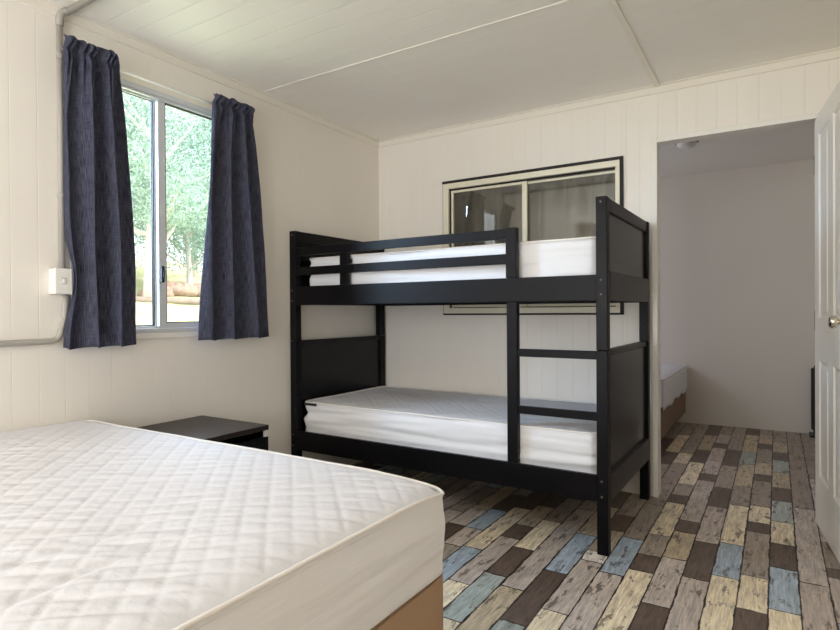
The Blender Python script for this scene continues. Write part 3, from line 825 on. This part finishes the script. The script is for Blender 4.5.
# ------------------------------------------------------------------ outside the left window
def ground_z(x, y):
    d = -x
    if d < 8: z = -.45+1.45*(max(0, d-.3)/7.7)
    elif d < 15: z = 1.0+.72*(d-8)/7
    elif d < 20: z = 1.72+1.0*(d-15)/5
    else: z = 2.72+(d-20)*.14
    return z+.10*mn.noise(Vector((x*.35, y*.35, 3)))*min(1, d/4) + .05*mn.noise(Vector((x*1.3, y*1.3, 5)))*min(1, max(0, d-3)/5)
def grass_mat():
    m, nt, b = new_mat('dry_grass')
    tc = N(nt, 'ShaderNodeTexCoord')
    z1 = N(nt, 'ShaderNodeTexNoise', Scale=.35, Detail=6.0); z2 = N(nt, 'ShaderNodeTexNoise', Scale=14.0, Detail=6.0)
    for z in (z1, z2): nt.links.new(tc.outputs['Object'], z.inputs['Vector'])
    rp = N(nt, 'ShaderNodeValToRGB'); e = rp.color_ramp.elements
    e[0].position = .35; e[0].color = srgb(206, 196, 164); e[1].position = .66; e[1].color = srgb(172, 184, 126)
    nt.links.new(z1.outputs['Fac'], rp.inputs[0])
    c = mix_rgb(nt, math_n(nt, 'MULTIPLY', z2.outputs['Fac'], .5), rp.outputs[0], srgb(214, 206, 170))
    nt.links.new(c, b.inputs['Base Color']); b.inputs['Roughness'].default_value = .95; b.inputs['Specular IOR Level'].default_value = .1
    return m
M['grass'] = grass_mat()
rows = []
for i in range(90):
    x = -.12-45*(i/89)**1.6
    rows.append([(x, -30+52*j/110, ground_z(x, -30+52*j/110)) for j in range(111)])
tag(MB().grid(rows).build('grass_slope', M['grass'], smooth=True), 'sunlit grass bank rising outside the left window', 'grass', kind='structure')
M['bark'] = noisy('pale_gum_bark', srgb(214, 208, 204), .85, .25, 3, bump=.4, bscale=14, stretch=(3, 3, .5), bdist=.02)
M['leaf'] = noisy('hazed_gum_leaf', srgb(150, 180, 166), .6, .35, 1.3, spec=.3)  # haze from glare on the window is mixed into both leaf colours
M['leaf_b'] = noisy('hazed_gum_leaf_pale', srgb(168, 194, 182), .6, .3, 1.3, spec=.3)
M['rock'] = noisy('weathered_rock', srgb(176, 150, 134), .9, .3, 3, bump=.5, bscale=8, bdist=.05)
M['log'] = noisy('grey_log', srgb(150, 136, 124), .9, .3, 6, bump=.4, bscale=20, bdist=.02)

def tree(label, x, y, h, spread, seed, nleaf, trunk_r=.16, lean=.1, mat='leaf', low=.25, leafs=.13):
    rnd = random.Random(seed)
    z0 = ground_z(x, y)-.1
    t = thing('tree', label, 'tree', (x, y, z0), group='gum trees on the bank outside')
    mb = MB(); tips = []
    top = Vector((lean*h*.5, lean*h*.4, h*.62))
    path = [Vector((0, 0, 0))+(top*(i/7))+Vector((.06*mn.noise(Vector((i*.9, seed, 0))), .10*mn.noise(Vector((i*.9, seed, 4))), 0))*i*.35 for i in range(8)]
    mb.tube(path, [trunk_r*(1-.075*i) for i in range(8)], 10)
    for k in range(13):
        i = rnd.randint(2, 7); a = rnd.uniform(0, 2*PI); l = rnd.uniform(.45, 1)*spread
        p0 = path[i]; d = Vector((math.cos(a)*l, math.sin(a)*l, rnd.uniform(.1, .7)*h*.38))
        br = [p0+d*q+Vector((0, 0, .25*l*q*q)) for q in (0, .35, .7, 1)]
        mb.tube(br, [trunk_r*.4, trunk_r*.28, trunk_r*.16, .01], 6); tips += [br[1], br[2], br[3], br[3]]
    tips.append(path[-1])
    mb.build('trunk', M['bark'], t, smooth=True)
    lf = MB()
    for _ in range(nleaf):
        c = rnd.choice(tips)
        p = c+Vector((rnd.gauss(0, .36), rnd.gauss(0, .36), rnd.gauss(-.1, .34)))*(.35*spread+.55)
        if p.z < low*h: continue
        s = rnd.uniform(.6, 1.3)*leafs
        a = Vector((rnd.uniform(-1, 1), rnd.uniform(-1, 1), rnd.uniform(-1.4, .4))).normalized(); b = a.cross(Vector((rnd.uniform(-1, 1), rnd.uniform(-1, 1), rnd.uniform(-1, 1)))).normalized()
        n = len(lf.v)
        lf.v += [tuple(p-a*s), tuple(p+b*s*.28), tuple(p+a*s), tuple(p-b*s*.28)]
        lf.f.append((n, n+1, n+2, n+3))
    lf.build('foliage', M[mat], t)
tree('pale trunked gum tree nearest the left window, its trunk seen beside the window bar', -13.2, 6.55, 7.5, 2.4, 5, 24000, .23, .04, 'leaf_b', low=.30, leafs=.07)
tree('leafy gum tree seen through the right pane, left of the navy curtain', -15.5, 9.6, 6.2, 2.5, 9, 24000, .12, -.05, 'leaf', low=.16, leafs=.07)
tree('gum tree far up the bank behind the pale trunk', -19.5, 8.6, 9.0, 3.2, 14, 24000, .16, .05, 'leaf_b', low=.12, leafs=.095)
tree('gum tree far up the bank at the right edge of the right pane', -20.5, 13.4, 9.0, 3.4, 17, 24000, .16, .05, 'leaf', low=.10, leafs=.095)
tree('gum tree at the left edge of the left pane', -17.5, 5.6, 8.0, 3.0, 25, 20000, .15, .03, 'leaf', low=.16, leafs=.085)

def rock(label, x, y, r, seed, sq=.62):
    mb = MB(); rows = []
    for i in range(15):
        th = PI*i/14; row = []
        for j in range(25):
            p = 2*PI*(j % 24)/24
            d = Vector((math.sin(th)*math.cos(p), math.sin(th)*math.sin(p), math.cos(th)))
            k = r*(1+.30*mn.noise(d*1.5+Vector((seed, 0, 0)))+.12*mn.noise(d*3.4+Vector((0, seed, 0))))
            row.append((d.x*k, d.y*k*1.3, d.z*k*sq))
        rows.append(row)
    o = mb.grid(rows).build('rock', M['rock'], smooth=True, loc=(x, y, ground_z(x, y)+r*.25))
    tag(o, label, 'rock', 'rocks on the bank outside')
rock('large brown rock on the bank, seen low in the right pane', -15.2, 8.75, .62, 2)
rock('smaller brown rock on the bank just right of the window latch', -14.4, 7.55, .42, 6)
rock('low rock on the bank at the left pane, left of the pale trunk', -14.6, 6.0, .40, 9)
rock('flat rock at the right edge of the right pane beside the curtain', -15.6, 10.1, .50, 13)
lg = MB().tube([(-12.6, 4.4, ground_z(-12.6, 4.4)+.05), (-12.2, 6.0, ground_z(-12.2, 6.0)+.06), (-11.6, 8.0, ground_z(-11.6, 8.0)+.05), (-11.0, 9.8, ground_z(-11.0, 9.8)+.05)], [.10, .11, .09, .06], 10)
tag(lg.build('fallen_log', M['log'], smooth=True), 'grey fallen log lying across the grass outside the window', 'log')

# ------------------------------------------------------------------ light
wd = bpy.data.worlds.new('world'); SC.world = wd; wd.use_nodes = True
bg = wd.node_tree.nodes['Background']; bg.inputs[0].default_value = (.93, .955, 1.0, 1); bg.inputs[1].default_value = 2.8
def light(name, typ, loc, target, energy, col, **kw):
    l = bpy.data.lights.new(name, typ); l.energy = energy; l.color = col
    for k, v in kw.items(): setattr(l, k, v)
    o = bpy.data.objects.new(name, l); COL.objects.link(o); o.location = loc
    d = Vector(target)-Vector(loc); o.rotation_euler = d.to_track_quat('-Z', 'Y').to_euler()
    return o
light('sun', 'SUN', (6, 3, 9), (0, 0, 0), 5.5, (1, .95, .88), angle=.01)
light('rear_window_daylight', 'AREA', ((RX0+RX1)/2, Y_REAR-.03, (RZ0+RZ1)/2), ((RX0+RX1)/2+.3, -1.8, 4.2), 68, (.97, .95, .97), shape='RECTANGLE', size=1.9, size_y=1.55)
light('left_window_skylight', 'AREA', (-2.3, -1.3, 4.1), (.2, -1.85, 1.3), 560, (.60, .76, 1), shape='RECTANGLE', size=2.8, size_y=1.3)
light('open_sky_beside_window', 'AREA', (-2.8, -4.5, 2.7), (0, -1.85, 1.45), 680, (.50, .71, 1), shape='RECTANGLE', size=2.4, size_y=1.8)
light('other_room_window_daylight', 'AREA', (-.02, 1.05, 1.62), (1.2, 1.25, 1.5), 17, (.82, .86, 1), shape='RECTANGLE', size=.62, size_y=1.05)
# ------------------------------------------------------------------ camera
cam = bpy.data.cameras.new('camera'); co = bpy.data.objects.new('camera', cam); COL.objects.link(co)
yaw, pitch, roll, foc = .5589, -.0063, -.0064, 569.89
fwv = Vector((-math.sin(yaw)*math.cos(pitch), math.cos(yaw)*math.cos(pitch), math.sin(pitch)))
rt = Vector((math.cos(yaw), math.sin(yaw), 0)); up = rt.cross(fwv)
r2 = rt*math.cos(roll)+up*math.sin(roll); u2 = -rt*math.sin(roll)+up*math.cos(roll)
mt = Matrix((r2, u2, -fwv)).transposed().to_4x4(); mt.translation = Vector((2.6234, -3.6015, 1.1082))
co.matrix_world = mt
cam.sensor_width = 36; cam.lens = foc*36/840; cam.clip_start = .02; cam.clip_end = 200
SC.camera = co
vs = SC.view_settings
vs.view_transform = 'Standard'; vs.look = 'None'; vs.gamma = 1; vs.use_curve_mapping = False; vs.exposure = 0.05
SC.cycles.use_denoising = True
SC.cycles.max_bounces = 12; SC.cycles.diffuse_bounces = 6; SC.cycles.transparent_max_bounces = 16
